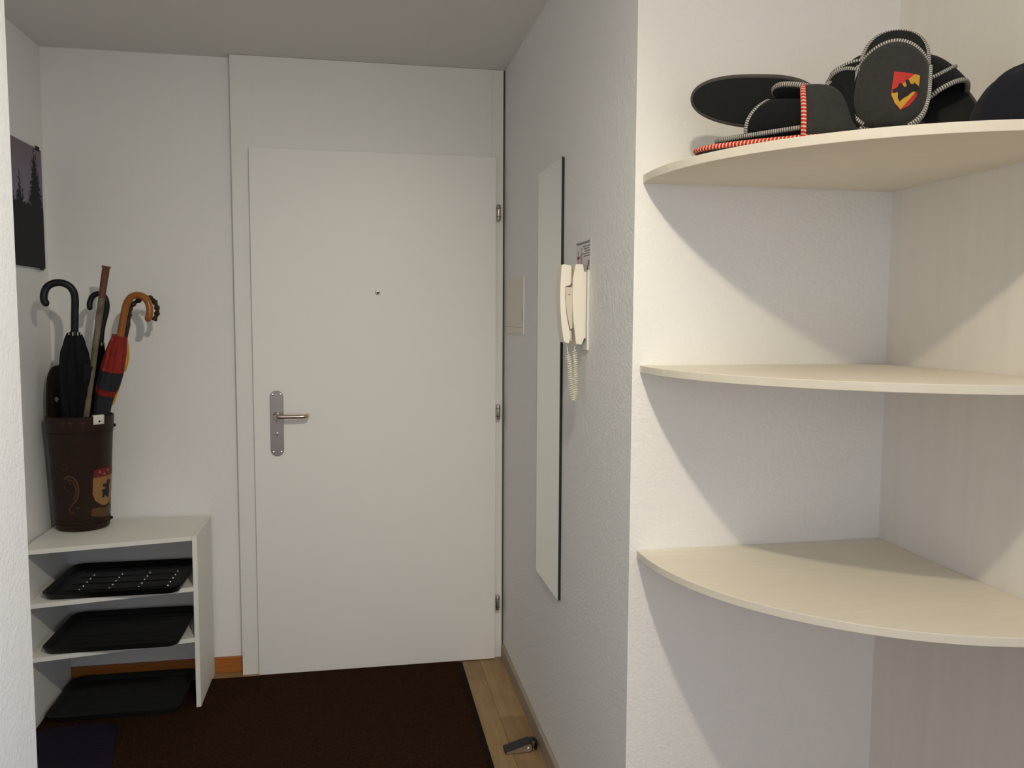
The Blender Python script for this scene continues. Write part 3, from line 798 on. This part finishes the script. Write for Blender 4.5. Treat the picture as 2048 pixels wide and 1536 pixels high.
for t, off, wd in ((0.04, 0.020, 0.006), (0.15, 0.030, 0.010), (0.28, 0.037, 0.014), (0.38, 0.040, 0.010), (0.46, 0.041, 0.003)):
    q = p0.lerp(ce, t); yel.append((q, off, wd))
rows = [[q + Vector((off - 0.012, 0.016, 0)), q + Vector((off + wd * 0.5, 0.012, 0)), q + Vector((off + wd * 0.55, 0.020, 0)), q + Vector((off - 0.012, 0.026, 0))] for q, off, wd in yel]
MB().grid(rows, True).build('canopy_yellow', M['cloth_yellow'], u3, smooth=True)
yel = [(p0.lerp(ce, t), off, wd) for t, off, wd in ((0.60, 0.036, 0.006), (0.68, 0.034, 0.007), (0.76, 0.032, 0.006), (0.88, 0.031, 0.001))]
rows = [[q + Vector((off - 0.012, 0.010, 0)), q + Vector((off + wd * 0.5, 0.004, 0)), q + Vector((off + wd * 0.55, 0.012, 0)), q + Vector((off - 0.012, 0.020, 0))] for q, off, wd in yel]
MB().grid(rows, True).build('canopy_yellow', M['cloth_yellow'], u3, smooth=True)

cn = thing('walking_cane', (-0.96, 3.34, 0.66), 'dark knotted wooden cane with crook behind the orange handle', 'walking cane', 'umbrellas and canes in the leather stand')
P = catmull([(-0.7194, 3.22, 1.4067), (-0.7082, 3.2213, 1.4332), (-0.7095, 3.2225, 1.4595), (-0.7233, 3.2237, 1.4839), (-0.7482, 3.225, 1.4912), (-0.7737, 3.2263, 1.4779), (-0.7958, 3.2275, 1.4590), (-0.8039, 3.2287, 1.4327), (-0.8167, 3.232, 1.3725), (-0.905, 3.286, 1.06), (-0.945, 3.335, 0.668)], 7)
MB().tube(P, [0.0085 + 0.0022 * math.sin(i * 1.15) + 0.001 * math.sin(i * 2.9) for i in range(len(P))], 12).build('cane_shaft', M['bark'], cn, smooth=50)

ws = thing('walking_stick', (-1.03, 3.235, 0.66), 'straight pale speckled walking stick with red brown grip, tallest in the stand', 'walking stick', 'umbrellas and canes in the leather stand')
a, bq, ce = Vector((-0.8522, 3.14, 1.596)), Vector((-0.8735, 3.150, 1.486)), Vector((-1.020, 3.222, 0.666))
MB().tube([a.lerp(bq, t) for t in (0, 0.03, 0.06, 0.3, 0.7, 1.0)], [0.0150, 0.0155, 0.0122, 0.0125, 0.0118, 0.0112], 14).build('grip', M['stick_top'], ws, smooth=50)
MB().tube([bq.lerp(ce, t / 12) for t in range(13)], [0.0112 - 0.0002 * t + 0.0006 * math.sin(t * 2.2) for t in range(13)], 14).build('shaft', M['stick'], ws, smooth=50)

# ------------------------------------------------------------------ felt slippers
def hwid(t, W, e=2.7):
    t = min(max(t, 0.0), 1.0)
    f = max(0.0, 1 - abs(2 * t - 1) ** e) ** 0.48
    return W / 2 * f * (0.84 + 0.16 * (3 * t * t - 2 * t ** 3))

def slipper(heel, toe_dir, up, L, W, label, vs_t=0.45, dip=0.05, VH=0.062, upper='felt_black', sole='felt_dark', trim='bind', sole_trim='bind_plain', crest=False, strap=True, th=0.012, trim_r=0.0045, blunt=2.7, seam=False):
    x = Vector(toe_dir).normalized(); z = Vector(up); z = (z - x * z.dot(x)).normalized(); y = z.cross(x)
    root = thing('slipper', (0, 0, 0), label, 'slipper', 'felt slippers heaped on the top shelf')
    root.matrix_world = Matrix(((x.x, y.x, z.x, heel[0]), (x.y, y.y, z.y, heel[1]), (x.z, y.z, z.z, heel[2]), (0, 0, 0, 1)))
    N = 48
    out = []
    for i in range(N):
        g = 2 * PI * i / N
        t = (1 - math.cos(g)) / 2
        out.append((t * L, hwid(t, W, blunt) * (1 if g < PI else -1)))
    rows = [[(px, py * 0.95, 0) for px, py in out], [(px, py, 0.003) for px, py in out], [(px, py, th - 0.002) for px, py in out], [(px, py * 0.96, th) for px, py in out]]
    mb = MB(); mb.grid(rows, True); mb.add(rows[0], [tuple(range(N - 1, -1, -1))]); mb.add(rows[-1], [tuple(range(N))])
    so = mb.build('sole', M[sole], root, smooth=50, local=True)
    ring_ = [Vector((px, py * 1.01, th * 0.55)) for px, py in out]
    MB().tube(ring_, th * 0.42, 8, closed=True, nrm=(0, 0, 1)).build('sole_binding', M[sole_trim], so, smooth=True, local=True)
    def vp(t, a, off=0.0):
        wv = hwid(t, W, blunt)
        q = (t - vs_t) / (1 - vs_t)
        hh = VH * (1 - 0.55 * max(0, q) ** 2.2) * min(1, (wv / (W * 0.42))) ** 0.6 + off
        return Vector((t * L, (wv + off) * math.cos(a), th * 0.7 + hh * max(0.0, math.sin(a)) ** 0.8))
    NA, NS = 24, 16
    rows = []
    for i in range(NS + 1):
        row = []
        for j in range(NA + 1):
            a = PI * j / NA
            to = vs_t + dip * math.sin(a) ** 2
            t = to + (0.998 - to) * (i / NS) ** 0.85
            row.append(vp(t, a))
        rows.append(row)
    vm = MB().grid(rows).build('vamp', M[upper], root, smooth=True, local=True, solid=0.006)
    MB().tube(rows[0], trim_r, 8, nrm=(-1, 0, 0)).build('opening_trim', M[trim], vm, smooth=True, local=True)
    if seam:
        # whip-stitched seam where the upper meets the sole
        for a in (math.radians(14), math.radians(166)):
            MB().tube([vp(vs_t + (0.97 - vs_t) * k / 24, a, 0.004) for k in range(25)], 0.0042, 6, nrm=(0, 0, 1)).build('side_seam', M[trim], vm, smooth=True, local=True)
    if strap:
        # seam tape with stitching over the instep
        rows2 = []
        for j in range(5, 20):
            a = PI * j / NA
            rows2.append(vp(vs_t + 0.16 + 0.05 * math.cos(2 * a), a, 0.0045))
        MB().tube(rows2, 0.0035, 6, nrm=(-1, 0, 0)).build('stitched_tape', M[trim], vm, smooth=True, local=True)
    if crest:
        def patch(nm, poly, material, off, par, sub=2):
            bm = bmesh.new(); vv = [bm.verts.new((px, py, 0)) for px, py in poly]; bm.faces.new(vv)
            bmesh.ops.triangulate(bm, faces=bm.faces[:])
            bmesh.ops.subdivide_edges(bm, edges=bm.edges[:], cuts=sub, use_grid_fill=True)
            bm.verts.index_update()
            vv = [vp(crest[0] - v.co.y / L, crest[1] - v.co.x / (W * 0.5), off) for v in bm.verts]
            ff = [[v.index for v in f.verts] for f in bm.faces]; bm.free()
            return MB().add(vv, ff).build(nm, M[material], par, smooth=True, local=True)
        w_, h_ = 0.022, 0.030
        cp_ = patch('crest', [(-w_, h_), (w_, h_), (w_, -0.006), (0.6 * w_, -0.022), (0, -h_), (-0.6 * w_, -0.022), (-w_, -0.006)], 'crest_red', 0.0042, root)
        patch('crest_band', [(-w_, -0.008), (0.012, h_), (w_, h_), (w_, 0.008), (-0.0, -h_ * 0.98), (-0.6 * w_, -0.022)], 'crest_yellow', 0.0050, cp_)
        patch('crest_bear', bear(0.030, 0.001, 0.001, -0.75), 'crest_black', 0.0058, cp_)
    return root

ZS = 1.7355
D_TOE, D_HEEL = (0.9060, 1.335, 1.7500), (0.9600, 1.385, 1.9345)
D1_TOE, D1_HEEL = (0.8650, 1.375, 1.7440), (0.9170, 1.430, 1.9000)
D_LEN, D1_LEN = (Vector(D_TOE) - Vector(D_HEEL)).length, (Vector(D1_TOE) - Vector(D1_HEEL)).length
slipper((0.648, 1.545, ZS + 0.004), (0.80, -0.60, 0.0), (0, 0, 1), 0.30, 0.108, 'large grey felt slipper with red and white braid, toe to the right', vs_t=0.68, dip=-0.03, VH=0.098, upper='felt_grey', sole='felt_grey', trim='braid', sole_trim='braid', strap=False, trim_r=0.0055)
slipper((0.690, 1.540, ZS + 0.024), (0.80, -0.60, 0.06), (0.05, -0.20, 1.0), 0.235, 0.088, 'black felt slipper with stitched edges, tucked flat into the braided slipper', vs_t=0.26, dip=0.16, VH=0.058, sole_trim='bind', strap=False)
slipper((0.662, 1.600, ZS + 0.127), (0.86, -0.42, -0.12), (0.42, 0.86, 0.28), 0.240, 0.098, 'dark slipper tilted sole outward, uppermost of the left heap', vs_t=0.55, dip=0.10, VH=0.05)
slipper((0.770, 1.480, ZS + 0.112), (0.70, -0.45, -0.30), (0.30, 0.30, 0.9), 0.18, 0.078, 'black slipper with stitched grey heel, pushed into the braided opening', vs_t=0.5, dip=0.08, VH=0.030, sole_trim='bind')
slipper(D_HEEL, [a - b for a, b in zip(D_TOE, D_HEEL)], (-0.42, -0.72, 0.35), D_LEN, 0.122, 'charcoal slipper with red and yellow bear crest, standing on its toe', vs_t=0.42, dip=-0.12, VH=0.052, upper='felt_grey', sole_trim='bind', crest=(0.76, R_(68)), strap=False, blunt=4.5, seam=True)
slipper(D1_HEEL, [a - b for a, b in zip(D1_TOE, D1_HEEL)], (-0.93, -0.30, 0.2), D1_LEN, 0.100, 'charcoal slipper standing behind and left of the crested slipper', vs_t=0.22, dip=0.05, VH=0.040, sole_trim='bind')
slipper((1.066, 1.325, ZS + 0.012), (-0.26, 0.62, 0.73), (-0.384, -0.73, 0.484), 0.205, 0.112, 'black slipper leaning right of the crested slipper, stitched opening sideways', vs_t=0.40, dip=-0.02, VH=0.052)
slipper((1.120, 1.365, ZS + 0.008), (-0.20, 0.75, 0.50), (-0.45, -0.65, 0.55), 0.180, 0.085, 'black slipper low behind the leaning one, only its stitched rim showing', vs_t=0.35, dip=0.0, VH=0.04)

# navy cloth cap
cpt = thing('cloth_cap', (1.126, 1.25, ZS), 'dark navy cloth cap at the right end of the top shelf', 'cap')
rows = []
for i in range(14):
    q = PI / 2 * i / 13
    row = []
    for j in range(36):
        g = 2 * PI * j / 36
        rr = max(0.012, max(0.0, math.cos(q)) ** 0.55)
        fold = 1 + 0.035 * math.sin(3 * g + 1.0) + 0.02 * math.sin(8 * g + 3 * q)
        zz = math.sin(q) ** 1.1 * (0.118 + 0.034 * rr * math.cos(g)) + 0.003 * math.sin(5 * g + 4 * q)
        row.append((1.116 + 0.094 * rr * fold * math.cos(g), 1.250 + 0.074 * rr * fold * math.sin(g), ZS + 0.004 + max(0, zz)))
    rows.append(row)
mb = MB(); mb.grid(rows, True); mb.add(rows[-1], [tuple(range(36))]); mb.add(rows[0], [tuple(range(35, -1, -1))])
mb.build('crown', M['felt_navy'], cpt, smooth=True)
rows = []
for i in range(5):
    v = i / 4
    rows.append([(1.126 + (0.076 + 0.012 * v) * math.cos(g_), 1.250 + (0.066 + 0.022 * v) * math.sin(g_), ZS + 0.016 - 0.010 * v) for g_ in [PI * (1.05 + 0.9 * k / 20) for k in range(21)]])
MB().grid(rows).build('peak', M['felt_navy'], cpt, smooth=True, solid=0.004)

# ------------------------------------------------------------------ ceiling lamp that lights the hall
lp = thing('ceiling_lamp', (LAMP.x, LAMP.y, H), 'small ceiling lamp with a bare bulb in the hall', 'lamp')
MB().lathe([(0.05, 0), (0.05, -0.014), (0.02, -0.022), (0.018, -0.075), (0.012, -0.078)], (LAMP.x, LAMP.y, H - 0.0005), 24).build('socket', M['window_white'], lp, smooth=40)
BA, BC = 0.034, 0.012
MB().lathe([(max(0.0003, BA * math.cos(q)), BC * math.sin(q)) for q in [PI * (k / 16 - 0.5) for k in range(17)]], LAMP, 24).build('bulb', M['bulb'], lp, smooth=True)
# the reflector of the same lamp throws its beam towards the entrance
SPOT_ENERGY = 52.0
SPOT_COLOR = (1.0, 0.95, 0.80)
SPOT_SIZE, SPOT_BLEND = 92.0, 1.0
SPOT_AIM = Vector((-0.72, 3.2, 0.25))
sd = bpy.data.lights.new('reflector_beam', 'SPOT')
sd.energy = SPOT_ENERGY
sd.color = SPOT_COLOR
sd.spot_size = math.radians(SPOT_SIZE)
sd.spot_blend = SPOT_BLEND
sd.shadow_soft_size = 0.02
so_ = bpy.data.objects.new('reflector_beam', sd)
C.objects.link(so_)
so_.location = LAMP + (SPOT_AIM - LAMP).normalized() * 0.045
so_.rotation_euler = (SPOT_AIM - LAMP).to_track_quat('-Z', 'Y').to_euler()
